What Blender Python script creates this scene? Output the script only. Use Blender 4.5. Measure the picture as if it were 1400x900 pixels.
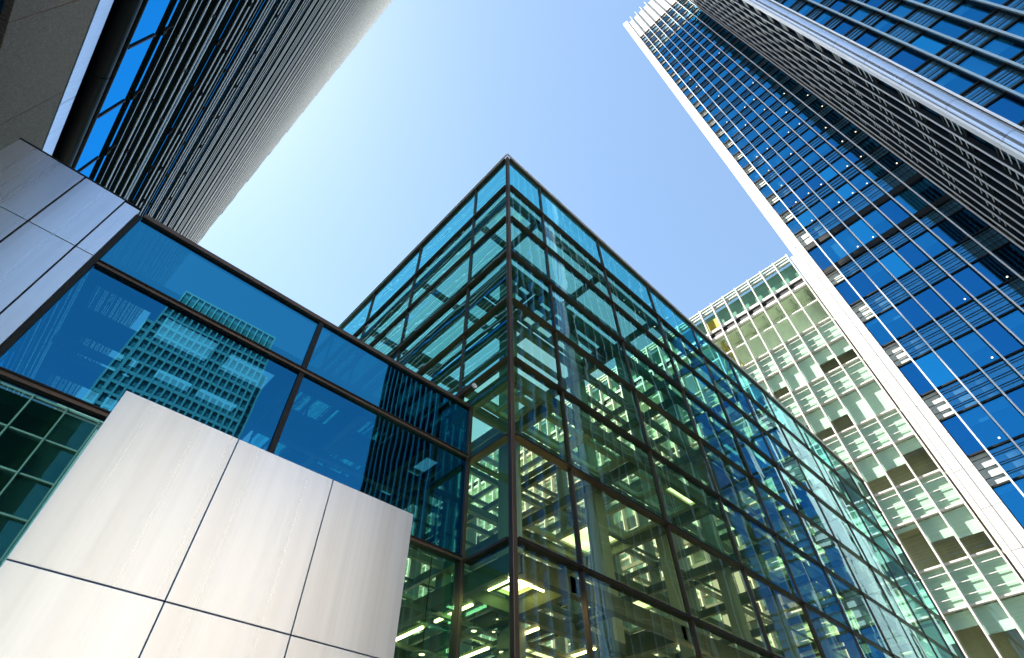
import bpy, math, random
from mathutils import Matrix, Vector
random.seed(7)
for o in list(bpy.data.objects): bpy.data.objects.remove(o)
SC = bpy.context.scene
COL = SC.collection
S = 0.6                      # metres per layout unit
GZ = -2.7                    # ground level in layout units (the eye is at 0)

# ------------------------------------------------------------------ camera
F = 724.04
MR = ((0.7229, -0.5124, 0.4636), (-0.6909, -0.5482, 0.4714), (-0.0126, 0.6610, 0.7503))
cam_d = bpy.data.cameras.new('camera'); cam = bpy.data.objects.new('camera', cam_d); COL.objects.link(cam)
cam_d.sensor_fit = 'HORIZONTAL'; cam_d.sensor_width = 36; cam_d.lens = F / 1400 * 36
cam_d.clip_start = 0.05; cam_d.clip_end = 3000
cm = Matrix(((MR[0][0], MR[0][1], -MR[0][2]), (MR[1][0], MR[1][1], -MR[1][2]), (MR[2][0], MR[2][1], -MR[2][2])))
cam.matrix_world = cm.to_4x4()
SC.camera = cam

def proj(p):
    c = [sum(MR[i][j] * p[i] for i in range(3)) for j in range(3)]
    if c[2] <= 0.01: return None
    return (700 + F * c[0] / c[2], 450 - F * c[1] / c[2])

# ------------------------------------------------------------------ light
SUN_AZ = math.radians(-41.2)          # from +Y towards +X
SUN_EL = math.radians(57.5)
W = bpy.data.worlds.new('World'); SC.world = W; W.use_nodes = True
nt = W.node_tree; bg = nt.nodes['Background']
sky = nt.nodes.new('ShaderNodeTexSky'); sky.sky_type = 'NISHITA'; sky.sun_disc = False
sky.sun_elevation = SUN_EL; sky.sun_rotation = SUN_AZ
sky.air_density = 1.0; sky.dust_density = 0.45; sky.ozone_density = 0.9
gr_ = nt.nodes.new('ShaderNodeMix'); gr_.data_type = 'RGBA'; gr_.blend_type = 'MULTIPLY'; gr_.inputs[0].default_value = 1
gr_.inputs[7].default_value = (0.825, 0.955, 1.02, 1)
gm_ = nt.nodes.new('ShaderNodeGamma'); gm_.inputs[1].default_value = 0.72
nt.links.new(sky.outputs[0], gm_.inputs[0]); nt.links.new(gm_.outputs[0], gr_.inputs[6]); nt.links.new(gr_.outputs[2], bg.inputs[0]); bg.inputs[1].default_value = 0.128
sl = bpy.data.lights.new('sun', 'SUN'); sl.energy = 5.0; sl.angle = math.radians(0.5); sl.color = (1, 0.94, 0.85)
so = bpy.data.objects.new('sun', sl); COL.objects.link(so)
sd = Vector((math.sin(SUN_AZ) * math.cos(SUN_EL), math.cos(SUN_AZ) * math.cos(SUN_EL), math.sin(SUN_EL)))
so.rotation_euler = sd.to_track_quat('Z', 'Y').to_euler()
so.location = (0, 0, 60)
SC.view_settings.view_transform = 'Standard'; SC.view_settings.look = 'None'
SC.view_settings.exposure = 1.8; SC.view_settings.gamma = 1.0
SC.render.engine = 'CYCLES'
SC.cycles.max_bounces = 10; SC.cycles.glossy_bounces = 5; SC.cycles.diffuse_bounces = 3
SC.cycles.transparent_max_bounces = 24
SC.cycles.caustics_reflective = False; SC.cycles.caustics_refractive = False

# ------------------------------------------------------------------ materials
def newmat(name):
    m = bpy.data.materials.new(name); m.use_nodes = True
    n = m.node_tree.nodes; n.clear()
    out = n.new('ShaderNodeOutputMaterial')
    return m, m.node_tree, out

def N(t, kind, **kw):
    n = t.nodes.new(kind)
    for k, v in kw.items():
        if k in n.inputs: n.inputs[k].default_value = v
        else: setattr(n, k, v)
    return n

def coords(t, scale=(1, 1, 1)):
    tc = N(t, 'ShaderNodeTexCoord'); mp = N(t, 'ShaderNodeMapping'); mp.inputs['Scale'].default_value = scale
    t.links.new(tc.outputs['Object'], mp.inputs[0]); return mp.outputs[0]

def noise(t, vec, scale, detail=4, rough=0.5):
    n = N(t, 'ShaderNodeTexNoise'); n.inputs['Scale'].default_value = scale
    n.inputs['Detail'].default_value = detail; n.inputs['Roughness'].default_value = rough
    t.links.new(vec, n.inputs['Vector']); return n.outputs[0]

def ramp(t, fac, stops):
    r = N(t, 'ShaderNodeValToRGB'); cr = r.color_ramp
    while len(cr.elements) > 1: cr.elements.remove(cr.elements[-1])
    cr.elements[0].position = stops[0][0]; cr.elements[0].color = (*stops[0][1], 1)
    for p, c in stops[1:]:
        e = cr.elements.new(p); e.color = (*c, 1)
    t.links.new(fac, r.inputs[0]); return r.outputs[0]

def paint(name, col, rough=0.5, metal=0.0, var=0.12, vscale=(1.5, 1.5, 0.5), spec=0.5, bump=0.0):
    """painted or plain surface with slight soiling"""
    m, t, out = newmat(name)
    p = N(t, 'ShaderNodeBsdfPrincipled'); t.links.new(p.outputs[0], out.inputs[0])
    p.inputs['Roughness'].default_value = rough; p.inputs['Metallic'].default_value = metal
    p.inputs['Specular IOR Level'].default_value = spec
    v = coords(t, vscale); f = noise(t, v, 1.0, 6, 0.62)
    lo = tuple(c * (1 - var) for c in col); hi = tuple(min(1, c * (1 + var)) for c in col)
    t.links.new(ramp(t, f, [(0.3, lo), (0.7, hi)]), p.inputs['Base Color'])
    if bump:
        b = N(t, 'ShaderNodeBump'); b.inputs['Strength'].default_value = bump; b.inputs['Distance'].default_value = 0.01
        t.links.new(noise(t, coords(t), 60, 3), b.inputs['Height']); t.links.new(b.outputs[0], p.inputs['Normal'])
    return m

def brushed(name, col, rough, streak=(24, 24, 0.02), bump=0.0, con=1.0):
    """brushed sheet metal with vertical grain"""
    m, t, out = newmat(name)
    p = N(t, 'ShaderNodeBsdfPrincipled'); t.links.new(p.outputs[0], out.inputs[0])
    p.inputs['Metallic'].default_value = 0.85
    v = coords(t, streak); f = noise(t, v, 1.0, 2, 0.5)
    v2 = coords(t, (9, 9, 0.04)); g = noise(t, v2, 1.0, 1)
    mx = N(t, 'ShaderNodeMix', data_type='FLOAT'); mx.inputs[0].default_value = 0.4
    t.links.new(f, mx.inputs[2]); t.links.new(g, mx.inputs[3])
    lo = tuple(c * (1 - .16 * con) for c in col); hi = tuple(min(1, c * (1 + .10 * con)) for c in col)
    oi = N(t, 'ShaderNodeObjectInfo'); rr_ = ramp(t, oi.outputs['Random'], [(0, (0.92, 0.915, 0.91)), (1, (1, 1, 1))])
    # faint run-off stains: large soft vertical patches
    st = ramp(t, noise(t, coords(t, (3.2, 3.2, 0.10)), 1.0, 2, 0.5), [(0.34, (0.93, 0.92, 0.91)), (0.50, (1, 1, 1))])
    m1 = N(t, 'ShaderNodeMix', data_type='RGBA', blend_type='MULTIPLY'); m1.inputs[0].default_value = 1
    m2 = N(t, 'ShaderNodeMix', data_type='RGBA', blend_type='MULTIPLY'); m2.inputs[0].default_value = 1
    t.links.new(ramp(t, mx.outputs[0], [(0.2, lo), (0.8, hi)]), m1.inputs[6]); t.links.new(rr_, m1.inputs[7])
    t.links.new(m1.outputs[2], m2.inputs[6]); t.links.new(st, m2.inputs[7]); t.links.new(m2.outputs[2], p.inputs['Base Color'])
    mr = N(t, 'ShaderNodeMapRange'); mr.inputs['From Min'].default_value = 0.1; mr.inputs['From Max'].default_value = 0.9
    mr.inputs['To Min'].default_value = rough - 0.06 * con; mr.inputs['To Max'].default_value = rough + 0.08 * con
    t.links.new(f, mr.inputs[0]); t.links.new(mr.outputs[0], p.inputs['Roughness'])
    b = N(t, 'ShaderNodeBump'); b.inputs['Strength'].default_value = bump; b.inputs['Distance'].default_value = 0.004
    if bump: t.links.new(f, b.inputs['Height']); t.links.new(b.outputs[0], p.inputs['Normal'])
    return m

def glass(name, refl, trans, f0, wave=0.0, wscale=(0.5, 0.5, 0.5), rough=0.0, ripple=0.0):
    """coated glazing: tinted mirror over tinted see-through"""
    m, t, out = newmat(name)
    ge = N(t, 'ShaderNodeNewGeometry')
    dt = N(t, 'ShaderNodeVectorMath', operation='DOT_PRODUCT')
    t.links.new(ge.outputs['Normal'], dt.inputs[0]); t.links.new(ge.outputs['Incoming'], dt.inputs[1])
    ab = N(t, 'ShaderNodeMath', operation='ABSOLUTE'); t.links.new(dt.outputs['Value'], ab.inputs[0])
    om = N(t, 'ShaderNodeMath', operation='SUBTRACT'); om.inputs[0].default_value = 1; t.links.new(ab.outputs[0], om.inputs[1])
    pw = N(t, 'ShaderNodeMath', operation='POWER'); pw.inputs[1].default_value = 5; t.links.new(om.outputs[0], pw.inputs[0])
    ma = N(t, 'ShaderNodeMath', operation='MULTIPLY_ADD'); ma.inputs[1].default_value = 1 - f0; ma.inputs[2].default_value = f0
    t.links.new(pw.outputs[0], ma.inputs[0])
    gl = N(t, 'ShaderNodeBsdfGlossy'); gl.inputs['Color'].default_value = (*refl, 1); gl.inputs['Roughness'].default_value = rough
    tr = N(t, 'ShaderNodeBsdfTransparent'); tr.inputs['Color'].default_value = (*trans, 1)
    mx = N(t, 'ShaderNodeMixShader'); t.links.new(ma.outputs[0], mx.inputs[0])
    t.links.new(tr.outputs[0], mx.inputs[1]); t.links.new(gl.outputs[0], mx.inputs[2])
    if wave:
        b = N(t, 'ShaderNodeBump'); b.inputs['Strength'].default_value = 1.0; b.inputs['Distance'].default_value = wave
        h = noise(t, coords(t, wscale), 1.0, 1, 0.4)
        if ripple:
            a = N(t, 'ShaderNodeMath', operation='MULTIPLY_ADD'); a.inputs[1].default_value = ripple
            t.links.new(noise(t, coords(t, (2.2, 2.2, 2.2)), 1.0, 1, 0.3), a.inputs[0]); t.links.new(h, a.inputs[2]); h = a.outputs[0]
        t.links.new(h, b.inputs['Height']); t.links.new(b.outputs[0], gl.inputs['Normal'])
    t.links.new(mx.outputs[0], out.inputs[0]); return m

def lamp(name, col, e):
    m, t, out = newmat(name); em = N(t, 'ShaderNodeEmission'); em.inputs[0].default_value = (*col, 1); em.inputs[1].default_value = e
    t.links.new(em.outputs[0], out.inputs[0]); return m

def added_glow(name, lo, hi, e):  # patterned emission for glow panels added inside the pavilion
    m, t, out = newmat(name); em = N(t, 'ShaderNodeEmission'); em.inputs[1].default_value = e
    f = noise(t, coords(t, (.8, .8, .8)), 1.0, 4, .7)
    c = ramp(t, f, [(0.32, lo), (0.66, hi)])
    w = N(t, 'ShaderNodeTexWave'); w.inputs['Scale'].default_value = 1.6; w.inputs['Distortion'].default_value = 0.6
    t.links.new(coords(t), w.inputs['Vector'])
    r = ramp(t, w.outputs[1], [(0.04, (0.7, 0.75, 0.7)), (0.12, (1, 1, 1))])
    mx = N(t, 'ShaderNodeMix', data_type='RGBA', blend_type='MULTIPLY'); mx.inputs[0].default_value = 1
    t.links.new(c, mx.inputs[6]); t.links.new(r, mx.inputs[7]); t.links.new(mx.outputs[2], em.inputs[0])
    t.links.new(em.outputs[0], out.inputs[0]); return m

def frosted(name, tcol, dcol, k):
    m, t, out = newmat(name)
    tr = N(t, 'ShaderNodeBsdfTransparent'); tr.inputs[0].default_value = (*tcol, 1)
    tl = N(t, 'ShaderNodeBsdfTranslucent'); tl.inputs[0].default_value = (*dcol, 1)
    mx = N(t, 'ShaderNodeMixShader'); mx.inputs[0].default_value = k
    t.links.new(tr.outputs[0], mx.inputs[1]); t.links.new(tl.outputs[0], mx.inputs[2]); t.links.new(mx.outputs[0], out.inputs[0]); return m

def granite(name):
    m, t, out = newmat(name)
    p = N(t, 'ShaderNodeBsdfPrincipled'); t.links.new(p.outputs[0], out.inputs[0]); p.inputs['Roughness'].default_value = 0.8; p.inputs['Specular IOR Level'].default_value = 0.15
    v = coords(t)
    f = noise(t, v, 38, 8, 0.8)
    t.links.new(ramp(t, f, [(0.3, (0.07, 0.055, 0.045)), (0.44, (0.28, 0.225, 0.19)), (0.56, (0.38, 0.31, 0.26)), (0.72, (0.52, 0.44, 0.37))]), p.inputs['Base Color'])
    return m

M = {}
M['bronze'] = paint('bronze_frame', (0.12, 0.08, 0.06), 0.38, 0.6, 0.25)
M['dark'] = paint('dark_metal', (0.012, 0.014, 0.015), 0.5, 0.0, 0.3, spec=0.25)
M['black'] = paint('black_gasket', (0.006, 0.007, 0.008), 0.7, spec=0.1)
M['soffit_black'] = paint('louvre_soffit', (0.006, 0.010, 0.010), 0.8, spec=0.03)
M['white_metal'] = paint('white_metal', (0.78, 0.77, 0.74), 0.35, 0.0, 0.05)
M['fin'] = paint('fin_metal', (0.88, 0.87, 0.88), 0.3, 0.2, 0.04)
M['fin_green'] = paint('fin_grey_metal', (0.42, 0.50, 0.50), 0.3, 0.7, 0.08)
M['stone_white'] = paint('white_cladding', (0.64, 0.62, 0.60), 0.45, 0.0, 0.05)
M['silver'] = brushed('brushed_steel', (0.83, 0.835, 0.87), 0.29, con=0.8)
M['silver_clad'] = brushed('satin_cladding', (0.76, 0.82, 0.92), 0.28, (40, 40, 0.06), 0.0, 0.4)
M['column'] = brushed('polished_column', (0.70, 0.73, 0.80), 0.16, (8, 8, 0.3))
M['slab'] = paint('slab_grey', (0.10, 0.11, 0.10), 0.7)
M['soffit_low'] = paint('soffit_glow_tint', (0.52, 0.54, 0.38), 0.6)  # paler, warmer soffit copy; the low-storey glow is put into its colour
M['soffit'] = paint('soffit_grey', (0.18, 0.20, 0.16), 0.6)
M['beam'] = paint('steel_beam', (0.15, 0.17, 0.13), 0.45, 0.2)
M['int_col'] = paint('interior_column', (0.30, 0.33, 0.28), 0.5)
M['pale_ceiling'] = paint('pale_ceiling', (0.88, 0.90, 0.70), 0.7)
M['interior_dark'] = paint('interior_dark', (0.05, 0.05, 0.045), 0.8)
M['interior_brown'] = paint('interior_brown', (0.30, 0.25, 0.15), 0.8)
M['spandrel'] = paint('spandrel_panel', (0.58, 0.62, 0.57), 0.5, 0.0, 0.05)
M['blind'] = paint('window_blind', (0.70, 0.79, 0.71), 0.7, 0.0, 0.04, (0.6, 0.6, 12))
M['ob_green'] = paint('green_glass_screen', (0.20, 0.34, 0.29), 0.3, 0, .1)
M['ob_panel'] = paint('office_panel', (0.60, 0.70, 0.62), 0.5, 0, .05)
M['ob_fin'] = paint('office_fin', (0.66, 0.62, 0.58), 0.4, 0, .04)
M['office_ceiling'] = paint('office_ceiling', (0.55, 0.48, 0.34), 0.7)
M['crown'] = paint('crown_panel', (0.60, 0.61, 0.57), 0.5, 0.0, 0.07)
M['pale_frame'] = paint('pale_frame', (0.33, 0.36, 0.30), 0.6)
M['pale_stone'] = paint('pale_stone', (0.30, 0.28, 0.25), 0.7, 0, 0.06)
M['tower_wall'] = paint('tower_window_wall', (0.10, 0.14, 0.13), 0.3, 0, 0.3, (0.15, 0.15, 0.15))
M['limestone'] = paint('limestone', (0.72, 0.67, 0.60), 0.8, 0, 0.08)
M['soffit_black'] = None
m, t, out = newmat('louvre_soffit'); d_ = N(t, 'ShaderNodeBsdfDiffuse'); t.links.new(ramp(t, noise(t, coords(t, (.3, .1, 3)), 1.0), [(.3, (.004, .007, .007)), (.7, (.012, .018, .018))]), d_.inputs[0]); t.links.new(d_.outputs[0], out.inputs[0]); M['soffit_black'] = m
M['granite'] = granite('grey_granite')
M['yellow'] = paint('yellow_steel', (0.62, 0.40, 0.03), 0.4)
M['asphalt'] = paint('paving', (0.40, 0.385, 0.36), 0.85, 0, 0.25, (0.6, 0.6, 0.6))
M['slat'] = paint('pale_slat', (0.82, 0.88, 0.93), 0.3, 0.1, 0.04)
M['g_tower'] = glass('tower_glass', (0.025, 0.29, 0.60), (0.26, 0.60, 0.80), 0.58, 0.0006, (0.4, 0.4, 0.25))
M['g_tower3'] = glass('tower_glass_deep', (0.022, 0.24, 0.56), (0.24, 0.56, 0.78), 0.56, 0.0006, (0.4, 0.4, 0.25))
M['g_tower2'] = glass('tower_glass_light', (0.03, 0.37, 0.68), (0.20, 0.45, 0.55), 0.72, 0.0006, (0.4, 0.4, 0.25))
M['g_topwin'] = glass('sunlit_look_glass', (0.03, 0.30, 0.62), (0.75, 0.9, 0.92), 0.25)  # clearer copy of the tower glass, so the top looks sunlit
M['g_span'] = glass('spandrel_glass', (0.04, 0.30, 0.58), (0.55, 0.80, 0.95), 0.52)
M['g_office'] = glass('office_glass', (0.6, 0.85, 0.9), (0.80, 0.93, 0.84), 0.10, 0.0006, (0.4, 0.4, 0.4))
M['g_low'] = glass('blue_glass', (0.026, 0.27, 0.50), (0.10, 0.42, 0.46), 0.56, 0.003, (0.5, 0.5, 0.7), 0.0, 0.1)
M['g_lowtop'] = glass('blue_parapet_glass', (0.040, 0.33, 0.52), (0.03, 0.16, 0.22), 0.70, 0.003, (0.45, 0.45, 0.6))
M['g_lowc'] = glass('blue_glass_clear', (0.16, 0.40, 0.44), (0.12, 0.42, 0.38), 0.45, 0.0012, (0.45, 0.45, 0.6))
M['g_side'] = glass('teal_glass_side', (0.42, 0.86, 1.0), (0.34, 0.92, 0.80), 0.30, 0.005, (0.35, 0.35, 0.8), 0.0, 0.12)
M['g_front_up'] = glass('teal_glass_dimmed', (0.50, 0.86, 1.0), (0.40, 0.90, 0.76), 0.27, 0.006, (0.9, 0.9, 0.3), 0.0, 0.12)  # front glass copy, tint darkened so the upper storeys look dim
M['g_front_low'] = glass('teal_glass_glow_tint', (0.50, 0.86, 1.0), (0.96, 1.0, 0.70), 0.11, 0.006, (0.9, 0.9, 0.3), 0.0, 0.12)  # front glass copy, glow at the base put into a warmer tint
M['g_side_low'] = glass('teal_glass_clear', (0.30, 0.80, 0.95), (0.60, 1.0, 0.70), 0.08, 0.004, (0.35, 0.35, 0.8), 0.0, 0.12)
M['g_front'] = glass('teal_glass_front', (0.50, 0.86, 1.0), (0.72, 1.0, 0.72), 0.15, 0.006, (0.9, 0.9, 0.3), 0.0, 0.12)
M['g_par'] = glass('teal_glass_parapet', (0.40, 0.85, 0.95), (0.22, 0.86, 0.92), 0.16, 0.005, (0.8, 0.8, 0.5), 0.0, 0.1)
M['g_rear'] = glass('rear_glass', (0.5, 0.8, 0.8), (0.92, 0.98, 0.86), 0.06)
M['g_mirror'] = glass('bronze_glass', (0.25, 0.55, 0.50), (0.2, 0.3, 0.25), 0.5)
M['g_win'] = glass('podium_glass', (0.02, 0.36, 0.78), (0.03, 0.10, 0.16), 0.85)
M['tube_lamp'] = lamp('tube_light', (1.0, 0.86, 0.40), 4.0)
M['spot_lamp'] = lamp('spot_light', (1.0, 0.72, 0.42), 1.2)
M['glass_floor'] = frosted('glass_floor', (0.88, 0.97, 0.92), (0.85, 0.95, 0.88), 0.12)
M['glow_warm'] = added_glow('added_glow_panel_warm', (0.28, 0.34, 0.12), (1.0, 1.0, 0.42), 1.9)  # glowing panels added to brighten the pavilion interior, not known fittings
M['glow_mid'] = added_glow('added_glow_panel', (0.14, 0.30, 0.16), (0.88, 1.0, 0.52), 1.0)
M['glow_cool'] = added_glow('added_glow_panel_cool', (0.04, 0.22, 0.24), (0.42, 0.95, 0.95), .34)

# ------------------------------------------------------------------ mesh helpers (layout units)
class MB:
    def __init__(s): s.v = []; s.f = []
    def quad(s, *pts):
        n = len(s.v); s.v += [tuple(p) for p in pts]; s.f.append(tuple(range(n, n + len(pts)))); return s
    def box(s, x0, x1, y0, y1, z0, z1):
        if x0 > x1: x0, x1 = x1, x0
        if y0 > y1: y0, y1 = y1, y0
        if z0 > z1: z0, z1 = z1, z0
        n = len(s.v)
        s.v += [(x0, y0, z0), (x1, y0, z0), (x1, y1, z0), (x0, y1, z0), (x0, y0, z1), (x1, y0, z1), (x1, y1, z1), (x0, y1, z1)]
        for f in ((0, 3, 2, 1), (4, 5, 6, 7), (0, 1, 5, 4), (1, 2, 6, 5), (2, 3, 7, 6), (3, 0, 4, 7)):
            s.f.append(tuple(n + i for i in f))
        return s
    def quad_box(s, x0, x1, y0, y1, z0, z1):
        return s.quad((x0, y0, z0), (x0, y1, z0), (x1, y1, z0), (x1, y0, z0))
    def tube(s, a, b, r, seg=16, r2=None):
        a = Vector(a); b = Vector(b); d = (b - a).normalized()
        u = d.orthogonal().normalized(); w = d.cross(u); n = len(s.v); r2 = r if r2 is None else r2
        for c, rr in ((a, r), (b, r2)):
            for i in range(seg):
                t = 2 * math.pi * i / seg; s.v.append(tuple(c + (u * math.cos(t) + w * math.sin(t)) * rr))
        for i in range(seg):
            j = (i + 1) % seg; s.f.append((n + i, n + j, n + seg + j, n + seg + i))
        n2 = len(s.v); s.v += s.v[n:n + 2 * seg]
        s.f.append(tuple(n2 + i for i in reversed(range(seg)))); s.f.append(tuple(n2 + seg + i for i in range(seg)))
        return s
    def build(s, name, mat, parent=None, bevel=0.0, smooth=False):
        me = bpy.data.meshes.new(name); me.from_pydata([(x * S, y * S, z * S) for x, y, z in s.v], [], s.f)
        me.materials.append(M[mat] if isinstance(mat, str) else mat); me.update()
        if smooth:
            for p in me.polygons: p.use_smooth = len(p.vertices) == 4
        o = bpy.data.objects.new(name, me); COL.objects.link(o)
        if parent:
            o.parent = parent; o.matrix_parent_inverse = Matrix.Translation(-parent.location)
        if bevel:
            b = o.modifiers.new('bevel', 'BEVEL'); b.width = bevel * S; b.segments = 2; b.limit_method = 'ANGLE'
        return o

def thing(name, label, cat, loc, group=None):
    o = bpy.data.objects.new(name, None); COL.objects.link(o); o.location = [c * S for c in loc]
    o['label'] = label; o['category'] = cat
    if group: o['group'] = group
    o.empty_display_size = 0.5
    return o
def tag(o, label, cat, group=None):
    o['label'] = label; o['category'] = cat
    if group: o['group'] = group
    return o

def area(q):
    """picture area of a polygon of layout points, 0 when out of frame"""
    pts = [proj(p) for p in q]
    if any(p is None for p in pts): return 0
    pts = [(min(max(x, 0), 1400), min(max(y, 0), 900)) for x, y in pts]
    return abs(sum(pts[i][0] * pts[(i + 1) % len(pts)][1] - pts[(i + 1) % len(pts)][0] * pts[i][1] for i in range(len(pts)))) / 2

# ------------------------------------------------------------------ ground
g = MB(); g.quad((-1200, -1200, GZ), (1200, -1200, GZ), (1200, 1200, GZ), (-1200, 1200, GZ))
o = g.build('ground', 'asphalt'); o['kind'] = 'structure'

# =================================================================== GLASS PAVILION
PX, PY = 9.06, 9.32
PX1, PY1 = 59.2, 41.0
ZL = [29.9, 26.5, 23.17, 20.0, 16.64, 13.29, 9.95, 6.66, 3.32, 0.0, GZ]
XM = [PX, 11.72] + [11.72 + 5.4 * i for i in range(1, 9)] + [PX1]
YM = [PY, 12.08] + [12.08 + 5.45 * i for i in range(1, 6)]
PY1 = YM[-1]
pav = thing('glass_pavilion', 'green glazed box building with bronze glazing bars, its sharp corner pointing at the viewer', 'building', (PX, PY, GZ))
panes = []
for j in range(len(ZL) - 1):
    z1, z0 = ZL[j] - .05, ZL[j + 1] + .05
    for i in range(len(XM) - 1):
        panes.append((j, 'x', XM[i] + .05, XM[i + 1] - .05, z0, z1))
    for i in range(len(YM) - 1):
        if j >= 6 and i >= 1: continue
        panes.append((j, 'y', YM[i] + .05, YM[i + 1] - .05, z0, z1))
def pq(p):
    j, ax, a, b, z0, z1 = p
    if ax == 'x': return [(a, PY, z0), (b, PY, z0), (b, PY, z1), (a, PY, z1)]
    if j == 5: z0 = max(z0, ZL[6] + .05)
    return [(PX, a, z0), (PX, a, z1), (PX, b, z1), (PX, b, z0)]
panes.sort(key=lambda p: -area(pq(p)))
rest = MB()
for k, p in enumerate(panes):
    q = pq(p)
    if p[1] == 'y' and p[0] == 5 and p[2] > 12: q = [(x, y, max(z, 12.2)) for x, y, z in q]
    # every pane leans a hair out of plane, as real glazing does
    e = [random.uniform(-.012, .012) for _ in range(3)]
    if p[1] == 'x': q = [(x, y + d, z) for (x, y, z), d in zip(q, (e[0], e[1], e[1] + e[2] - e[0], e[2]))]
    else: q = [(x + d, y, z) for (x, y, z), d in zip(q, (e[0], e[1], e[1] + e[2] - e[0], e[2]))]
    if k < 100:
        MB().quad(*q).build('glass_pane', 'g_par' if p[0] == 0 else (('g_front_up' if p[0] <= 3 else ('g_front' if p[0] <= 5 else 'g_front_low')) if p[1] == 'x' else ('g_side_low' if p[0] > 4 and p[2] < 10 else 'g_side')), pav)
    else: rest.quad(*q)
o = rest.build('glass_panes', 'g_front', pav); o['kind'] = 'stuff'
MB().box(PX - .08, PX + .09, PY - .08, PY + .09, GZ, ZL[0] + .02).build('corner_post', 'bronze', pav, .02)
for x in XM[1:]: MB().box(x - .028, x + .028, PY - .06, PY + .12, GZ, ZL[0] - .03).build('mullion', 'bronze', pav)
for y in YM[1:]:
    MB().box(PX - .06, PX + .12, y - .03, y + .03, 12.25 if y > 12 else GZ, ZL[0] - .03).build('mullion', 'bronze', pav)
for k, z in enumerate(ZL[:-1]):
    h = .042 if k else .035
    MB().box(PX + .13, PX1, PY - .11, PY + .2, z - h, z + h).build('transom', 'bronze', pav)
    y1 = PY1 if z > 13 else 11.2
    MB().box(PX - .11, PX + .2, PY + .13, y1, z - h, z + h).build('transom', 'bronze', pav)
    if k:
        MB().box(PX + .13, PX1, PY - .13, PY - .112, z - .02, z + .02).build('transom_groove', 'dark', pav)
MB().box(PX - .16, PX1 + .1, PY - .2, PY - .12, ZL[0] + .0, ZL[0] + .10).build('edge_trim', 'fin', pav)
MB().box(PX - .2, PX - .12, PY - .11, PY1, ZL[0] + .0, ZL[0] + .10).build('edge_trim', 'fin', pav)
# end and rear glazing
MB().quad((PX1, PY + .1, GZ), (PX1, PY1, GZ), (PX1, PY1, ZL[1]), (PX1, PY + .1, ZL[1])).build('end_glazing', 'g_rear', pav)
MB().quad((PX + .2, PY1, GZ), (PX1, PY1, GZ), (PX1, PY1, ZL[1]), (PX + .2, PY1, ZL[1])).build('rear_glazing', 'g_rear', pav)
for y in YM[1:]: MB().box(PX1 - .1, PX1 + .1, y - .1, y + .1, GZ, ZL[1]).build('rear_mullion', 'bronze', pav)
for x in XM[1:-1]: MB().box(x - .1, x + .1, PY1 - .1, PY1 + .1, GZ, ZL[1]).build('rear_mullion', 'bronze', pav)
for z in ZL[2:-1]:
    MB().box(PX + .2, PX1, PY1 - .13, PY1 + .13, z - .09, z + .09).build('rear_transom', 'bronze', pav)
    MB().box(PX1 - .13, PX1 + .13, PY + .3, PY1 - .2, z - .09, z + .09).build('rear_transom', 'bronze', pav)
# roof glass
MB().quad((PX + .2, PY + .2, ZL[1] + .2), (PX1, PY + .2, ZL[1] + .2), (PX1, PY1, ZL[1] + .2), (PX + .2, PY1, ZL[1] + .2)).build('roof_glazing', 'g_rear', pav)
# interior columns
for x in [12.4] + [11.72 + 5.4 * i + .5 for i in range(1, 9)]:
    for y in (12.9, 23.6, 34.5):
        MB().box(x - .32, x + .32, y - .32, y + .32, GZ, ZL[1] - .8).build('column', 'int_col', pav, .04)
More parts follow.
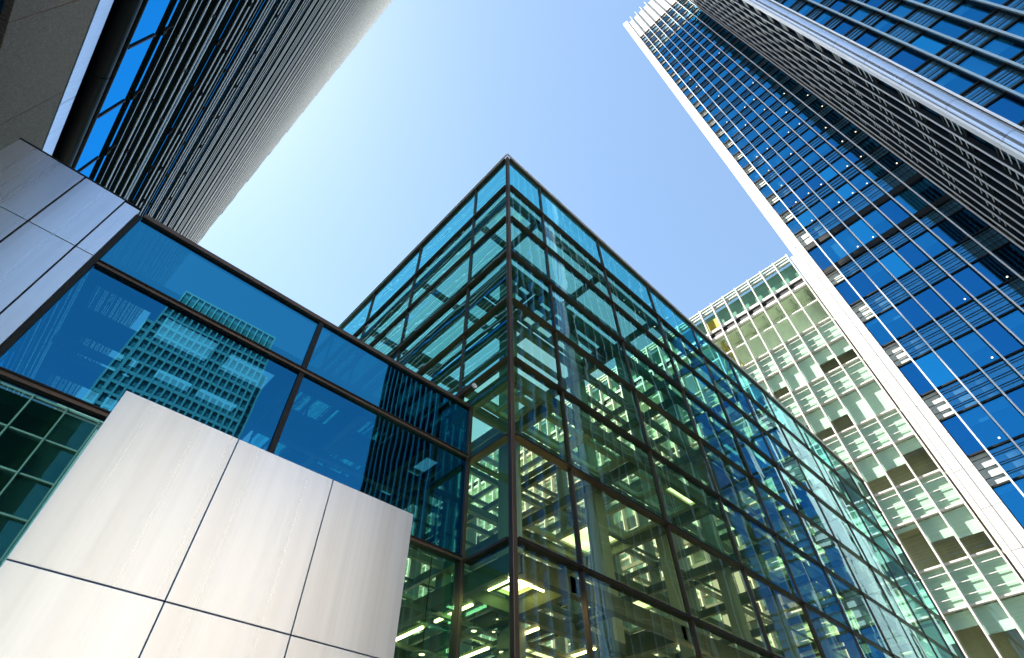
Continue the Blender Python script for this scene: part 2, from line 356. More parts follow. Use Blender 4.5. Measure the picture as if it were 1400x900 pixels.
# floors: perforated decks carried on a beam grid
rg = random.Random(11)
def cell(mb, x0, x1, y0, y1, z0, z1, holes):
    """deck cell minus rectangular holes given as fractions (non overlapping in y order)"""
    xs = sorted({x0, x1, *[x0 + (x1 - x0) * h[k] for h in holes for k in (0, 1)]})
    ys = sorted({y0, y1, *[y0 + (y1 - y0) * h[k] for h in holes for k in (2, 3)]})
    for i in range(len(xs) - 1):
        for j in range(len(ys) - 1):
            fx = ((xs[i] + xs[i + 1]) / 2 - x0) / (x1 - x0); fy = ((ys[j] + ys[j + 1]) / 2 - y0) / (y1 - y0)
            if any(h[0] < fx < h[1] and h[2] < fy < h[3] for h in holes): continue
            mb.box(xs[i], xs[i + 1], ys[j], ys[j + 1], z0, z1)
for k, z in enumerate(ZL[1:8]):
    if k in (1, 3, 5): continue
    bm = MB()
    for x in XM[1:-1]: bm.box(x - .12, x + .12, PY + .35, PY1 - .2, z - .55, z - .12)
    for y in YM[1:-1]: bm.box(PX + .35, PX1 - .2, y - .13, y + .13, z - .5, z - .14)
    for x in [XM[i] + 2.7 for i in range(1, len(XM) - 1)] if k == 6 else []: bm.box(x - .05, x + .05, PY + .35, PY1 - .2, z - .28, z - .16)
    for y in [YM[i] + 2.7 for i in range(1, len(YM) - 1)] if k > 2 else []: bm.box(PX + .35, PX1 - .2, y - .05, y + .05, z - .29, z - .17)
    bm.box(PX + .35, PX + .6, PY + .35, PY1 - .2, z - .6, z - .1); bm.box(PX + .65, PX1 - .2, PY + .35, PY + .6, z - .6, z - .1)
    bm.build('floor_beams', 'beam', pav)
    dk = MB(); lum = MB(); gfl = MB()
    if k == 0: continue
    for i in range(len(XM) - 1):
        for j in range(len(YM) - 1):
            x0, x1 = max(XM[i], PX + .65) + .17, XM[i + 1] - .17; y0, y1 = max(YM[j], PY + .65) + .18, YM[j + 1] - .18
            if x1 - x0 < .5 or y1 - y0 < .5: continue
            r = rg.random()
            if k == 6 and (i + j) % 4 and i: continue
            if j >= 1 and ((i + 2 * j + k) % 4 != 0 or r < .25): continue
            if j == 0 and i > 1 and (i + k) % 3: continue
            low_ = k >= 4
            if j == 0: holes = [(.06, .46, .08, .24), (.54, .94, .08, .24), (.08, .46, .36, .94), (.54, .94, .36, .94)]
            elif low_ and r < .8: holes = [(.04, .48, .05, .48), (.52, .96, .05, .48), (.04, .48, .53, .95), (.52, .96, .53, .95)]
            elif r < .30: holes = [(.08, .47, .1, .9), (.53, .92, .1, .9)]
            elif r < .55: holes = [(.06, .94, .06, .94)]
            elif r < .70: holes = [(.2, .8, .25, .75)]
            else: holes = [] if r > .86 else [(.06, .94, .06, .94)]
            cell(dk, x0, x1, y0, y1, z - .1, z + .12, holes)
            for h in holes:
                if rg.random() < .9:
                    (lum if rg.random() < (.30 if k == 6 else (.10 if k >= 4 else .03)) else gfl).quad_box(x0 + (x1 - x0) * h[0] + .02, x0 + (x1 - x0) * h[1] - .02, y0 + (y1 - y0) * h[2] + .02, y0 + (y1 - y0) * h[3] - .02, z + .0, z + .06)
    gfl.build('glass_floor', 'glass_floor', pav)
    dk.build('floor_deck', 'soffit_low' if k >= 4 else 'soffit', pav); lum.build('added_glow_panel', 'glow_cool' if k < 4 else ('glow_mid' if k < 6 else 'glow_warm'), pav)  # some deck openings get an added glowing panel
# lit ceiling tubes over the lowest glazed storeys
for (x0, x1, y, z) in ((9.6, 10.9, 10.05, 6.05), (18, 20, 10.6, 5.9)):
    MB().box(x0, x1, y - .022, y + .022, z - .022, z + .022).build('tube_light', 'tube_lamp', pav)
for (y0, y1, x, z) in ((10.0, 11.0, 9.75, 6.05), (14, 16, 13.2, 5.7)):
    MB().box(x - .022, x + .022, y0, y1, z - .022, z + .022).build('tube_light', 'tube_lamp', pav)

for x, z in ((7.4, 6.25), (10.2, 6.15), (12.9, 6.15), (15.6, 6.15)):
    for i in range(5):
        y = 12.2 + i * 2.3
        MB().box(x - .035, x + .035, y, y + 1.7, z - .03, z + .03).build('tube_light', 'tube_lamp', pav)
    MB().box(x + .06, x + .14, 12, 26, z + .02, z + .18).build('lamp_rail', 'beam', pav)
for y in (13.2, 16.0, 19.0, 22.0): MB().box(5.2, PX1 - .3, y - .06, y + .06, 6.0, 6.12).build('tie_rod', 'beam', pav)
# pendant lamps hanging in the pavilion and beside it
def pendant(x, y, z, r, top, label):
    t = thing('pendant_lamp', label, 'lamp', (x, y, z), 'pendant lamps in the glass pavilion')
    mb = MB(); prof = [(0.05, .34), (.3, .30), (.72, .16), (1.0, 0.0), (.93, -.03), (.3, .02)]
    seg = 24
    for i in range(len(prof) - 1):
        for s_ in range(seg):
            a, b = 2 * math.pi * s_ / seg, 2 * math.pi * (s_ + 1) / seg
            (r0, z0), (r1, z1) = prof[i], prof[i + 1]
            mb.quad((x + r * r0 * math.cos(a), y + r * r0 * math.sin(a), z + r * z0), (x + r * r0 * math.cos(b), y + r * r0 * math.sin(b), z + r * z0),
                    (x + r * r1 * math.cos(b), y + r * r1 * math.sin(b), z + r * z1), (x + r * r1 * math.cos(a), y + r * r1 * math.sin(a), z + r * z1))
    mb.build('lamp_shade', 'int_col', t, smooth=True)
    MB().tube((x, y, z + r * .33), (x, y, top), .012, 6).build('cable', 'dark', t)
    MB().tube((x, y, z - r * .0), (x, y, z + r * .1), r * .25, 16).build('bulb', 'spot_lamp', t)

# =================================================================== LOW BLUE-GLASS BUILDING
LY = 11.31; LT = 12.13
low = thing('low_glass_building', 'low building of dark blue mirror glass with satin steel cladding at its left end', 'building', (-2.1, LY, GZ))
XB = [-2.1, 3.13, 8.98]
ZB = [LT, 10.06, 6.75, 3.4, 0.1, GZ]
for j in range(len(ZB) - 1):
    for i in range(2):
        a, b, z0, z1 = XB[i] + .05, XB[i + 1] - .05, ZB[j + 1] + .04, ZB[j] - .04
        e = random.uniform(-.01, .01)
        MB().quad((a, LY + e, z0), (b, LY, z0), (b, LY - e, z1), (a, LY, z1)).build('glass_pane', 'g_lowtop' if j == 0 else ('g_low' if j == 1 else ('g_side_low' if i else 'g_lowc')), low)
for x, w in ((XB[0] + .03, .06), (XB[1], .07)):
    MB().box(x - w, x + w, LY - .06, LY + .15, GZ, LT - .06).build('mullion', 'dark', low)
MB().box(8.93, 9.05, LY - .1, LY + .2, GZ, LT + .03).build('corner_post', 'bronze', low, .01)
for k, z in enumerate(ZB[:-1]):
    h = .07
    MB().box(XB[0] + .1, 8.92, LY - .10, LY + .18, z - h, z + h).build('transom', 'bronze', low, .008)
    if k: MB().box(XB[0] + .1, 8.92, LY - .13, LY - .102, z + .015, z + .05).build('transom_ridge', 'dark', low)
# satin steel cladding, left of the glass
for (x0, x1) in ((-4.79, -3.42), (-3.40, -2.50), (-2.485, -2.12)):
    for (z0, z1) in ((10.14, 12.16 if x1 > -2.2 else 12.2), (6.76, 10.12), (3.4, 6.74), (0.1, 3.38), (GZ, 0.08)):
        MB().box(x0 + .007, x1 - .007, LY - .12, LY + .02, z0, z1).build('cladding_panel', 'silver_clad', low, .006)
MB().box(-4.77, -2.13, LY + .03, LY + .5, GZ, LT).build('backing_wall', 'black', low)
MB().box(-4.80, -2.11, LY - .13, LY + .55, LT + .08, LT + .115).build('coping', 'dark', low)
# roof deck with skylights, ceiling beams
rf = MB(); z0, z1 = 10.35, 10.6
xs = [-2.05, 9.0]; holes = [(-1.85, -.6, 12.3, 13.5), (-.25, 1.1, 12.2, 13.4), (1.5, 2.8, 12.3, 13.4), (-1.6, -.2, 14.3, 15.5), (.3, 2.6, 14.2, 15.4), (3.6, 5.0, 12.4, 13.6),
    (5.5, 7.2, 14.4, 15.6), (8.25, 8.9, 12.5, 13.9), (5.8, 6.9, 12.2, 13.2), (3.3, 4.8, 15, 16.3), (7.9, 8.9, 15.0, 15.6), (-1.8, 1.5, 16.4, 18), (3, 7, 17.4, 19)]
gx = sorted({-2.05, 9.0, *[h[0] for h in holes], *[h[1] for h in holes]}); gy = sorted({LY + .2, 22, *[h[2] for h in holes], *[h[3] for h in holes]})
for i in range(len(gx) - 1):
    for j in range(len(gy) - 1):
        cx, cy = (gx[i] + gx[i + 1]) / 2, (gy[j] + gy[j + 1]) / 2
        if not any(h[0] < cx < h[1] and h[2] < cy < h[3] for h in holes): rf.box(gx[i], gx[i + 1], gy[j], gy[j + 1], z0, z1)
rf.build('roof_deck', 'slab', low)
for x in (-.45, 1.3, 3.13, 5.25, 7.6):
    MB().box(x - .09, x + .09, LY + .25, 21.9, 9.85, 10.345).build('ceiling_beam', 'beam', low)
for y in (14.0, 17.0):
    MB().box(-2.0, 8.95, y - .1, y + .1, 9.70, 9.84).build('ceiling_beam', 'beam', low)
MB().box(-2.05, 4.9, 22, 22.3, GZ, 10.6).build('rear_wall', 'interior_dark', low)
MB().box(-2.05, 4.9, LY + .2, 21.9, 6.35, 6.6).build('upper_floor', 'slab', low)
# floodlight on the roof edge
fl = thing('roof_floodlight', 'slim bronze floodlight bracket on the parapet corner of the low building', 'floodlight', (8.6, 11.4, LT + .1))
MB().tube((8.62, 12.1, LT + .42), (8.62, 10.72, LT + .42), .085, 18).build('housing', 'bronze', fl, smooth=True)
MB().tube((8.62, 10.715, LT + .42), (8.62, 10.66, LT + .42), .10, 18).build('rim', 'slat', fl, smooth=True)
MB().box(8.58, 8.66, 11.3, 11.42, LT + .07, LT + .36).build('bracket', 'dark', fl)
MB().box(8.50, 8.74, 11.25, 11.47, LT + .072, LT + .11).build('foot', 'dark', fl)

# =================================================================== BRUSHED STEEL SCREEN WALL
K = 8 / 5.
scr = thing('steel_screen_wall', 'freestanding entrance wall clad in large brushed steel panels, lower left foreground', 'wall', (2.5, 8, GZ))
px_ = [-.03, 1.05 * K, 2.125 * K, 3.215 * K]
pz_ = [3.295 * K, 1.735 * K, .20 * K, GZ]
for i in range(3):
    for j in range(3):
        MB().box(px_[i] + .005, px_[i + 1] - .005, 8, 8.06, pz_[j + 1] + .005, pz_[j] - .005).build('steel_panel', 'silver', scr, .008)
for j in range(3):
    MB().box(px_[0] + .005, px_[0] + .06, 8.075, 10.3, pz_[j + 1] + .012, pz_[j] - .012).build('side_panel', 'silver', scr, .008)
    MB().box(px_[3] - .06, px_[3] - .005, 8.075, 10.3, pz_[j + 1] + .012, pz_[j] - .012).build('side_panel', 'silver', scr, .008)
MB().box(px_[0] + .07, px_[3] - .07, 8.065, 10.3, GZ, pz_[0] - .03).build('core', 'black', scr)

# =================================================================== LOUVRED TOWER (left)
TX = -5.2; TY0, TY1 = 5.0, 85.0; TH = 392.0
tw = thing('louvred_tower', 'tall dark tower ribbed with rows of pale horizontal louvres above a granite base', 'tower', (TX, 45, GZ))
MB().box(TX - 25, TX - .62, TY0, TY1, GZ, TH).build('core_wall', 'black', tw)
q = 5.2 / 12
zg0, zg1 = 26.4 * q, 33.55 * q
# granite base course in large slabs
ys = [5.0, 8.12, 11.15, 14.2, 17.2] + [17.2 + 3.0 * i for i in range(1, 23)]
for i in range(len(ys) - 1):
    MB().box(TX - .6, TX, ys[i] + .012, min(ys[i + 1], TY1) - .012, zg0, zg1).build('granite_slab', 'granite', tw, .01)
    if i < 6:
        MB().box(TX - .5, TX - .12, ys[i] + .012, ys[i + 1] - .012, 4, zg0 - .04).build('base_window', 'g_win', tw)
MB().box(TX - .55, TX - .2, TY0, TY1, zg1 + .01, 35.35 * q).build('shadow_gap', 'black', tw)
z = 35.35 * q
for i in range(12):
    MB().box(TX - .25, TX - .02, 5 + i * 6.7, 11.68 + i * 6.7, zg1 + .13, z + .04).build('steel_ledge', 'silver_clad', tw, .01)
MB().box(TX - .6, TX - .5, TY0, TY1, 15.2, 16.8).build('recess', 'black', tw)
for i in range(13):
    MB().tube((TX - .05, 5 + i * 6.2, 16.25), (TX - .05, 11.17 + i * 6.2, 16.25), .26, 24).build('round_rail', 'dark', tw, smooth=True)
    MB().tube((TX, 5 + i * 6.2, 17.12), (TX, 11.15 + i * 6.2, 17.12), .07, 16).build('thin_rail', 'dark', tw, smooth=True)
MB().box(TX - .4, TX - .2, TY0, TY1, 16.75, 17.0).build('sill', 'fin', tw)
JY = [5.1 + 2.78 * i for i in range(29)]
def glassband(z0, z1, d=.22):
    MB().box(TX - .6, TX - d, TY0, TY1, z0, z1).build('window_band', 'g_win', tw)
glassband(17.35, 19.0, .01)
for y in JY: MB().box(TX - .009, TX + .03, y - .03, y + .03, 17.36, 18.98).build('window_bar', 'dark', tw)
P8 = 8.0
base = 19.0
kk = 0
while base < TH - 8:
    e = 1.6 if kk % 2 else 0.0
    Y1 = TY1 + e
    # (kind, height, depth out)
    rows = [('dark', .55, .0), ('glass', .28, 0), ('dark', .55, .0), ('thin', .05, .01), ('dark', .75, .0), ('slat', .12, .035), ('dark', .55, .0), ('thin', .05, .01),
            ('dark', .75, .0), ('slat', .12, .035), ('dark', 1.1, .0), ('slat', .12, .035), ('thinb', .22, -.1), ('dark', .6, .0), ('slat', .12, .035), ('glass', .42, 0), ('slat', .12, .035), ('dark', .8, .0)]
    if kk:
        rows = [('dark', .5, .0), ('glass', .2, 0), ('dark', .8, .0), ('slat', .12, .035), ('dark', .85, .0), ('slat', .12, .035), ('dark', .85, .0), ('slat', .12, .035), ('dark', .7, .0), ('thin', .05, .01),
                ('dark', .55, .0), ('thinb', .3, -.1), ('dark', .5, .0), ('slat', .12, .035), ('dark', .55, .0), ('slat', .12, .035), ('dark', .5, .0), ('slat', .12, .035), ('dark', .2, .0)]
    tot = sum(r[1] for r in rows); z = base
    dk, sl_, gb, gr = MB(), MB(), MB(), MB()
    for kind, h, d in rows:
        h *= P8 / tot if kk else 1.0
        if kind == 'dark': dk.box(TX - .6, TX + d, TY0, Y1 - .05, z, z + h)
        elif kind == 'slat': sl_.box(TX - .55, TX + d, TY0 + .02, Y1, z + .002, z + h - .002)
        elif kind == 'glass': gb.box(TX - .6, TX - .015, TY0, Y1 - .1, z, z + h)
        elif kind == 'thinb': gb.box(TX - .6, TX - .02, TY0, Y1 - .1, z, z + h)
        else: gr.box(TX - .55, TX + d, TY0, Y1 - .1, z, z + h)
        z += h
    dk.build('soffit_band', 'soffit_black', tw); sl_.build('louvre_blades', 'slat', tw); gb.build('window_band', 'g_win', tw); gr.build('rib_band', 'fin_green', tw)
    if kk < 3:
        br = MB()
        for n_, y in enumerate(JY):
            zz = base + .35; one = kk < 3 and 1 < n_ < 12
            mb = MB() if one else br
            mb.box(TX + .005, TX + .075, y - .09, y + .09, zz, zz + .28).box(TX - .01, TX + .02, y - .03, y + .03, base + .3, base + 1.2)
            if one: mb.build('bracket', 'black', tw); mb = MB()
            mb.box(TX + .005, TX + .075, y + 1.1, y + 1.26, zz + 2.1, zz + 2.35)
            if one: mb.build('bracket', 'black', tw); mb = MB()
            mb.box(TX + .005, TX + .075, y + .5, y + .64, zz + 4.6, zz + 4.8)
            if one: mb.build('bracket', 'black', tw)
        o = br.build('brackets', 'black', tw); o['kind'] = 'stuff'
    base = z; kk += 1
MB().box(TX - 25, TX + .3, TY0, TY1, base, base + 1.5).build('roof_edge', 'slat', tw)

# =================================================================== OFFICE TOWERS: generic facade
def facade(root, Fm, bays, wins, spans, fins, opt):
    """Fm(u,d,z)->xyz; bays list of u edges; wins/spans list of (z0,z1)"""
    cand = []
    def bx(mb, u0, u1, d0, d1, z0, z1):
        a = Fm(u0, d0, z0); b = Fm(u1, d1, z1); mb.box(a[0], b[0], a[1], b[1], a[2], b[2])
    def qd(u0, u1, d, z0, z1):
        pts = [Fm(u0, d, z0), Fm(u1, d, z0), Fm(u1, d, z1), Fm(u0, d, z1)]
        return pts
    for (z0, z1) in wins:
        for i in range(len(bays) - 1):
            tl = [random.uniform(-.012, .012) for _ in range(3)]
            q_ = qd(bays[i] + .04 * (1 if bays[i + 1] > bays[i] else -1), bays[i + 1] - .04 * (1 if bays[i + 1] > bays[i] else -1), .15, z0 + .1, z1 - .1)
            nrm = (0, 1, 0) if q_[0][1] == q_[1][1] else (1, 0, 0)
            q_ = [tuple(p[k_] + nrm[k_] * d_ for k_ in range(3)) for p, d_ in zip(q_, (tl[0], tl[1], tl[1] + tl[2] - tl[0], tl[2]))]
            cand.append((area(q_), q_, i, z0, z1))
    ulo, uhi = min(bays), max(bays)
    fr = MB()
    for (z0, z1) in spans:
        sp = MB(); bx(sp, ulo, uhi, .35, .55, z0, z1); sp.build('spandrel_band', opt['spandrel'], root)
        if opt.get('spglass'):
            if not (opt.get('clear_top') and z0 > opt['clear_top']):
                MB().quad(*qd(ulo, bays[1] if opt.get('clear_first') else uhi, .16, z0 + .12, z1 - .12)).build('spandrel_glazing', opt['spglass'], root)  # glazing left off where spandrels should look sunlit: first bay and top
        rd = MB(); n = opt['rods']
        for k in range(n):
            zz = z0 + (z1 - z0) * (k + .75) / (n + .5)
            bx(rd, ulo, uhi, opt['rod_d'], opt['rod_d'] + opt['rod_t'], zz, zz + opt['rod_h'])
        rd.build('sunshade_rods', opt['rod_m'], root)
        ed = MB(); bx(ed, ulo, uhi, opt['edge_d'], .3, z0 - .09, z0 + .11); bx(ed, ulo, uhi, opt['edge_d'], .3, z1 - .11, z1 + .09); ed.build('sill_and_head', opt['edge_m'], root)
    zlo, zhi = opt['finz']
    for u in fins:
        w = opt['fin_w'] / 2
        fb = MB(); bx(fb, u - w, u + w, opt['fin_d0'], opt['fin_d1'], zlo, zhi); fb.build('fin', opt['fin_m'], root)
    br = MB()
    for u in fins:
        w = .05
        bx(br, u - w, u + w, opt['fin_d1'] + .002, .32, zlo, zhi)
    br.build('bracket_strips', opt['strip_m'], root)
    return cand

RT = thing('finned_glass_tower', 'skyscraper of deep blue glass with thin white vertical fins and a white corner pier', 'tower', (80, 0, GZ))
TZ0, PER, WH = 62.4, 9.12, 5.15
wins, spans = [], []
k = -7
while k < 2:
    zb = TZ0 + k * PER; ze = zb + (WH if k < 1 else 5.9)
    wins.append((zb, ze)); spans.append((ze, zb + PER if k < 1 else 83.0)); k += 1
for k in range(21):
    zb = 83.0 + 6.88 * k
    wins.append((zb, zb + 4.0)); spans.append((zb + 4.0, zb + 6.88))
HT = 255.0; crown0 = spans[-1][1]
optT = dict(spandrel='spandrel', spglass='g_span', rods=3, rod_d=-.18, rod_t=.12, rod_h=.07, rod_m='dark', edge_d=-.06, edge_m='dark', fin_w=.17, fin_d0=-.62, fin_d1=-.40, fin_m='fin', strip_m='dark', finz=(GZ, HT + .6))
mainb = [.55, -1.3, -3.8, -6.25, -8.7, -11.15, -13.6, -16.1, -18.6]
allc = []
allc += [(c, 'm') for c in facade(RT, lambda u, d, z: (73 + d, u, z), mainb, wins, spans, mainb[1:], dict(optT, clear_top=200, clear_first=True))]
retb = [72.9, 71.1, 68.6, 66.1, 63.6, 61.1, 58.6, 56.1, 53.7, 51.9]
optR = dict(optT); optR['fin_d0'] = -.5; optR['fin_d1'] = -.36; optR['fin_w'] = .12; optR['rod_d'] = -.1; optR['rod_t'] = .07; optR['rod_m'] = 'slat'; optR['rod_h'] = .06
allc += [(c, 'r') for c in facade(RT, lambda u, d, z: (u, -19.2 - d, z), retb, wins, spans, retb[1:-1], optR)]
wb = [-21.4, -23.6] + [-23.6 - 2.45 * i for i in range(1, 24)]
optW = dict(optT); optW.update(fin_w=.26, fin_m='fin_green', fin_d0=-.7, rod_m='dark')
allc += [(c, 'w') for c in facade(RT, lambda u, d, z: (51.3 + d, u, z), wb, wins, spans, wb[1:], optW)]
allc.sort(key=lambda c: -c[0][0])
restm = MB(); blinds = MB(); bl_n = 0
for n_, (c, f) in enumerate(allc):
    a, q_, i, z0, z1 = c
    rr = random.random()
    shift = (lambda p, d: (p[0] + d, p[1], p[2])) if f != 'r' else (lambda p, d: (p[0], p[1] - d, p[2]))
    hb = random.choice([.25, .35, .5, .9]) if (rr < .45 or z0 > 200 and rr < .6) else 0
    if i == 0 and f == 'm' and rr < .5: hb = random.choice([.12, .3, .6])
    if z0 > 200 and f == 'm': MB().quad(*q_).build('window', 'g_topwin', RT); (blinds.quad(*[shift(p, .3) for p in q_]) if rr < .45 else None); continue
    if n_ < 100:
        w_ = MB().quad(*q_).build('window', 'g_tower2' if rr > .9 else ('g_tower3' if rr > .5 else 'g_tower'), RT)
        if hb:
            zt = z1 - .2; zb_ = z1 - .2 - (z1 - z0 - .4) * hb
            b_ = [shift(p, .35) for p in q_]; b_ = [(p[0], p[1], zb_ if p[2] < (z0 + z1) / 2 else zt) for p in b_]
            MB().quad(*b_).build('blind', 'blind', w_)
    else:
        restm.quad(*q_)
        if hb:
            zt = z1 - .2; zb_ = z1 - .2 - (z1 - z0 - .4) * hb
            b_ = [shift(p, .35) for p in q_]; b_ = [(p[0], p[1], zb_ if p[2] < (z0 + z1) / 2 else zt) for p in b_]
            blinds.quad(*b_)
o = restm.build('windows', 'g_tower', RT); o['kind'] = 'stuff'
o = blinds.build('blinds', 'blind', RT); o['kind'] = 'stuff'
# storey slabs, cores, crown
for (z0, z1) in spans:
    mb = MB(); mb.box(73.6, 108, -79, 2.2, z0 + .2, z1 - .1); mb.box(51.9, 73.55, -79, -19.85, z0 + .2, z1 - .1); mb.build('storey_slab', 'interior_brown', RT)
MB().box(80, 107, -79, 1.5, GZ, crown0).build('core_wall', 'interior_dark', RT)
MB().box(58, 79.9, -79, -26, GZ, crown0).build('core_wall', 'interior_dark', RT)
for i in range(len(mainb) - 1):
    for j in range(4):
        MB().box(73.12, 73.6, mainb[i + 1] + .06, mainb[i] - .06, crown0 + .1 + j * 6.3, crown0 + 6.25 + j * 6.3).build('crown_panel', 'crown', RT)
mb = MB()
for j in range(4):
    mb.box(51.9, 73.1, -19.8, -19.3, crown0 + .1 + j * 6.3, crown0 + 6.25 + j * 6.3); mb.box(51.35, 51.85, -79, -21.3, crown0 + .1 + j * 6.3, crown0 + 6.25 + j * 6.3)
mb.build('crown_cladding', 'crown', RT)
MB().box(73.65, 108, -79, 2.5, crown0, HT - .5).build('plant_room', 'interior_dark', RT)
MB().box(72.86, 73.0, -18.6, .5, 70.35, 71.3).build('dark_band', 'dark', RT)
MB().box(72.86, 73.0, -18.6, .5, 77.5, 78.6).build('dark_band', 'dark', RT)
# white corner pier: two leaves with a groove, jointed at each storey
zz = GZ
while zz < HT + 1:
    z1_ = min(zz + PER / 2, HT + 1)
    MB().box(72.65, 74.6, 1.66, 2.62, zz + .035, z1_ - .035).build('pier_panel', 'stone_white', RT)
    MB().box(72.72, 74.6, .62, 1.56, zz + .035, z1_ - .035).build('pier_panel', 'stone_white', RT)
    zz += PER / 2
MB().box(72.8, 74.5, .65, 2.6, GZ, HT + .9).build('pier_core', 'crown', RT)
# bright round-nosed column at the tip of the wing
zz = GZ
while zz < HT:
    MB().tube((51.15, -20.15, zz + .04), (51.15, -20.15, min(zz + PER, HT) - .04), .78, 32).build('round_column', 'column', RT, smooth=True)
    MB().box(50.95, 51.3, -21.3, -21.05, zz + .03, min(zz + PER, HT) - .03).build('column_strip', 'fin', RT)
    MB().box(50.9, 51.9, -19.35, -19.1, zz + .03, min(zz + PER, HT) - .03).build('column_strip', 'fin', RT)
    zz += PER
MB().box(51.3, 51.9, -21.3, -19.4, GZ, HT).build('column_backing', 'dark', RT)
# small ceiling spots seen in the shaded windows
for bi in (1, 2, 3, 4, 5, 6, 7):
    for wi in range(4, 22):
        if random.random() < (.5 if 8 < wi < 18 else .12):
            z0, z1 = wins[wi]; y = mainb[bi] - 1.75
            MB().tube((73.10, y, z0 + .7), (73.18, y, z0 + .7), .10, 12).build('ceiling_spot', 'spot_lamp', RT)

# =================================================================== OFFICE BLOCK behind
OB = thing('office_block', 'sunlit pale office block with white fins and half drawn blinds between pavilion and tower', 'building', (80, 25, GZ))
ob_b = [3.62 + 2.65 * i for i in range(52)]
wz = [(26.06 + 9.63 * k - (0.0), 31.4 + 9.63 * k) for k in range(-3, 4)]
wz = [(a if k != 3 else 54.9, b if k != 3 else 59.7) for k, (a, b) in zip(range(-3, 4), wz)]
sz = [(wz[i][1], wz[i + 1][0]) for i in range(len(wz) - 1)] + [(59.7, 64.0)]
FO = lambda u, d, z: (75 + d, u, z)
optO = dict(spandrel='ob_panel', spglass='g_office', rods=3, rod_d=-.28, rod_t=.06, rod_h=.08, rod_m='ob_fin', edge_d=-.24, edge_m='ob_fin', fin_w=.19, fin_d0=-.75, fin_d1=-.5, fin_m='ob_fin', strip_m='ob_fin', finz=(GZ, 81.3))
topw = [(64.0, 68.6), (68.6, 72.9), (75.2, 80.0)]
cnd = facade(OB, FO, ob_b, wz + topw, sz, ob_b, optO)
cnd.sort(key=lambda c: -c[0]); restm = MB(); blinds = MB()
for n_, (a, q_, i, z0, z1) in enumerate(cnd):
    rr = random.random(); hb = 0
    if z0 < 62: hb = .10 if rr < .12 else (.3 if rr < .24 else (.97 if rr > .86 else random.choice([.5, .52, .6, .66])))
    w_ = None
    if n_ < 100: w_ = MB().quad(*q_).build('window', 'g_office', OB)
    else: restm.quad(*q_)
    if hb:
        zt = z1 - .15; zb_ = zt - (z1 - z0 - .3) * hb
        b_ = [(p[0] + .3, p[1], zb_ if p[2] < (z0 + z1) / 2 else zt) for p in q_]
        if w_: MB().quad(*b_).build('blind', 'blind', w_)
        else: blinds.quad(*b_)
o = restm.build('windows', 'g_office', OB); o['kind'] = 'stuff'
o = blinds.build('blinds', 'blind', OB); o['kind'] = 'stuff'
for (z0, z1) in sz: MB().box(75.6, 96, 2.9, ob_b[-1], z0 + .15, z1 - .1).build('storey_slab', 'office_ceiling', OB)
MB().box(79.5, 96, 2.9, ob_b[-1], GZ, 64).build('core_wall', 'office_ceiling', OB)
MB().box(74.7, 75.2, ob_b[0] - .1, ob_b[-1], 72.9, 73.35).build('rail_band', 'white_metal', OB)
MB().box(74.9, 75.4, ob_b[0] - .1, ob_b[-1], 73.36, 74.6).build('louvre_band', 'dark', OB)
MB().box(74.7, 75.2, ob_b[0] - .1, ob_b[-1], 74.62, 75.15).build('rail_band', 'white_metal', OB)
MB().box(74.85, 75.1, ob_b[0] - .1, ob_b[-1], 68.5, 68.68).build('transom', 'white_metal', OB)
for z in (80.0, 80.75, 81.5): MB().box(74.85, 75.15, ob_b[0] - .1, ob_b[-1], z, z + .16).build('parapet_rail', 'white_metal', OB)
MB().box(75.5, 96, 3.5, ob_b[-1], 72.9, 75.0).build('atrium_ceiling', 'pale_ceiling', OB)
MB().box(75.7, 82, 3.5, ob_b[-1], 64.0, 64.3).build('atrium_floor', 'white_metal', OB)
MB().box(78.4, 78.8, 3.5, ob_b[-1], 64.4, 72.8).build('atrium_wall', 'pale_ceiling', OB)
MB().box(75.9, 76.2, 3.5, ob_b[-1], 75.3, 79.9).build('parapet_screen', 'ob_green', OB)
MB().box(75.0, 75.6, 3.5, ob_b[-1], 80.2, 81.45).build('roof_upstand', 'ob_green', OB)
for i in range(18):
    y = ob_b[i] + .9
    MB().box(76.0, 78.3, y, y + .18, 71.9, 72.85).build('ceiling_fin', 'spandrel', OB)
for z0, z1 in wz[1:]:
    for i in range(12):
        if random.random() < .75:
            y = ob_b[i] + random.choice([.9, 1.3, 1.7]); x = 75.9 + random.random() * .8
            MB().tube((x, y, z1 + .02), (x, y, z1 + .14), .34, 20).build('ceiling_lamp', 'dark', OB); MB().tube((x, y, z1 - .02), (x, y, z1 + .01), .20, 20).build('lamp_lens', 'pale_ceiling', OB)
# yellow steel trestle seen through the top storey glass
for (ya, yb) in ((19.4, 21.1), (22.8, 21.1)):
    MB().tube((76.2, ya, 64.2), (76.2, yb, 72.6), .22, 8).build('trestle_leg', 'yellow', OB)
    MB().tube((77.9, ya, 64.2), (77.9, yb, 72.6), .22, 8).build('trestle_leg', 'yellow', OB)
MB().box(76.0, 78.2, 19.4, 23.6, 64.3, 66.2).build('yellow_hopper', 'yellow', OB)
MB().box(75.5, 75.7, 19.8, 22.6, 75.3, 78.5).build('yellow_hoarding', 'yellow', OB)
# fair-faced end pier between block and tower
MB().box(74.4, 76, 2.75, 3.3, GZ, 80).build('end_pier', 'spandrel', OB)

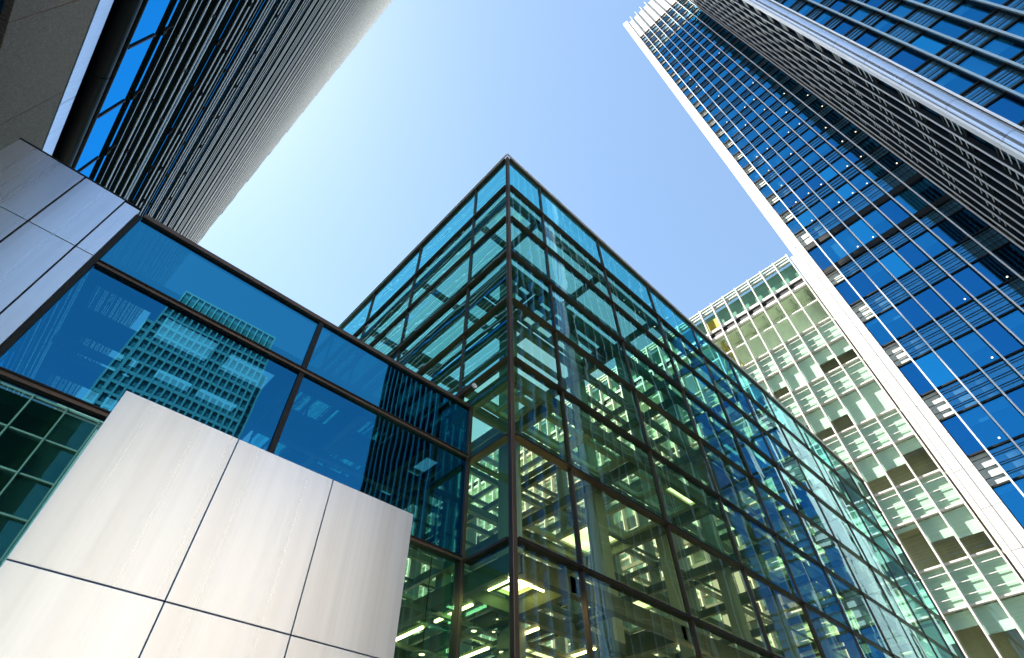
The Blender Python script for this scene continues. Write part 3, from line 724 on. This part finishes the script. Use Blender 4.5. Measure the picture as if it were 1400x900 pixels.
# =================================================================== TOWERS BEHIND THE VIEWER (mirrored in the blue glass) and an added bounce block
ST = thing('stepped_tower', 'stone and glass gridded skyscraper mirrored in the blue glass', 'tower', (20, -215, GZ))
yF = 22.6 - 230
X0, X1, W0, W1 = -6.7, 46.2, -10.4, 49.5
MB().box(X0, X1, yF - 40, yF - .5, GZ, 206).build('wall', 'tower_wall', ST)
MB().box(W0, W1, yF - 44, yF - 3, GZ, 194).build('wall', 'tower_wall', ST)
MB().box(X0 + 2, X1 - 2, yF - 38, yF - 1.5, 206, 219).build('wall', 'tower_wall', ST)
def grid(x0, x1, y, z0, z1, nx, pz, w=.42, h=1.5):
    v_ = MB(); h_ = MB(); wn = MB()
    for i in range(nx + 1):
        x = x0 + (x1 - x0) * i / nx; v_.box(x - w, x + w, y - .2, y + .5, z0, z1)
    z = z1
    while z > z0: h_.box(x0, x1, y - .2, y + .38, max(z0, z - h), z); z -= pz
    v_.build('pilasters', 'pale_stone', ST); h_.build('floor_bands', 'pale_stone', ST)
grid(X0, X1, yF, GZ, 206, 17, 6.2)
grid(W0, X0 - .6, yF - 2.6, GZ, 194, 1, 6.2); grid(X1 + .6, W1, yF - 2.6, GZ, 194, 1, 6.2)
grid(X0 + 2, X1 - 2, yF - 1.2, 206, 219, 15, 11.5, .3, .8)
rp = MB(); a0, a1, b0, b1, zt_ = X0 + 2, X1 - 2, 12, 27, 229
rp.quad((a0, yF - 1.5, 219), (a1, yF - 1.5, 219), (b1, yF - 14, zt_), (b0, yF - 14, zt_)); rp.quad((a1, yF - 1.5, 219), (a1, yF - 38, 219), (b1, yF - 25, zt_), (b1, yF - 14, zt_))
rp.quad((a0, yF - 1.5, 219), (b0, yF - 14, zt_), (b0, yF - 25, zt_), (a0, yF - 38, 219)); rp.quad((b0, yF - 14, zt_), (b1, yF - 14, zt_), (b1, yF - 25, zt_), (b0, yF - 25, zt_)); rp.quad((a0, yF - 38, 219), (b0, yF - 25, zt_), (b1, yF - 25, zt_), (a1, yF - 38, 219))
rp.build('roof', 'pale_stone', ST)

WB = thing('white_framed_block', 'dark glass block with a white grid frame mirrored in the lowest blue pane', 'building', (-8, -38, GZ))
MB().box(-24, -.35, -60, -37.4, GZ, 34.5).build('wall', 'g_mirror', WB)
for i in range(9): MB().box(-24 + i * 2.93, -23.86 + i * 2.93, -37.4, -36.9, GZ, 35).build('frame_post', 'pale_frame', WB)
for i in range(10): MB().box(-24, -.35, -37.35, -37.05, 34.68 - i * 3.6, 34.85 - i * 3.6).build('frame_rail', 'pale_frame', WB)
LB = thing('unseen_bounce_block', 'unseen pale stone block added behind the viewer to brighten the steel panels', 'building', (37, -130, GZ))  # added out of view; its pale face puts brightness into the steel
MB().box(-10, 84, -140, -120.3, GZ, 83).build('wall', 'limestone', LB)
for i in range(19):
    for j in range(4): MB().box(-8.2 + i * 4.85, -6.2 + i * 4.85, -120.29, -120.2, 6 + j * 19.5, 12 + j * 19.5).build('window', 'g_mirror', LB)
MB().box(-10.5, 84.5, -140.5, -119.5, 83.01, 85).build('cornice', 'limestone', LB)
pendant(9.2, 13.0, 4.85, .31, 9.6, 'broad disc pendant lamp hanging beside the right edge of the steel screen wall')
pendant(12.1, 13.0, 5.5, .33, 6.1, 'lowest disc pendant lamp just left of the sharp corner post')
pendant(10.55, 12.5, 5.6, .30, 6.1, 'disc pendant lamp half hidden by the bronze post between low building and pavilion')
pendant(11.4, 12.6, 5.8, .19, 6.1, 'medium disc pendant lamp directly above the lowest one near the corner post')
pendant(11.35, 12.4, 6.08, .14, 6.3, 'smallest and highest disc pendant lamp in the narrow bay left of the corner post')
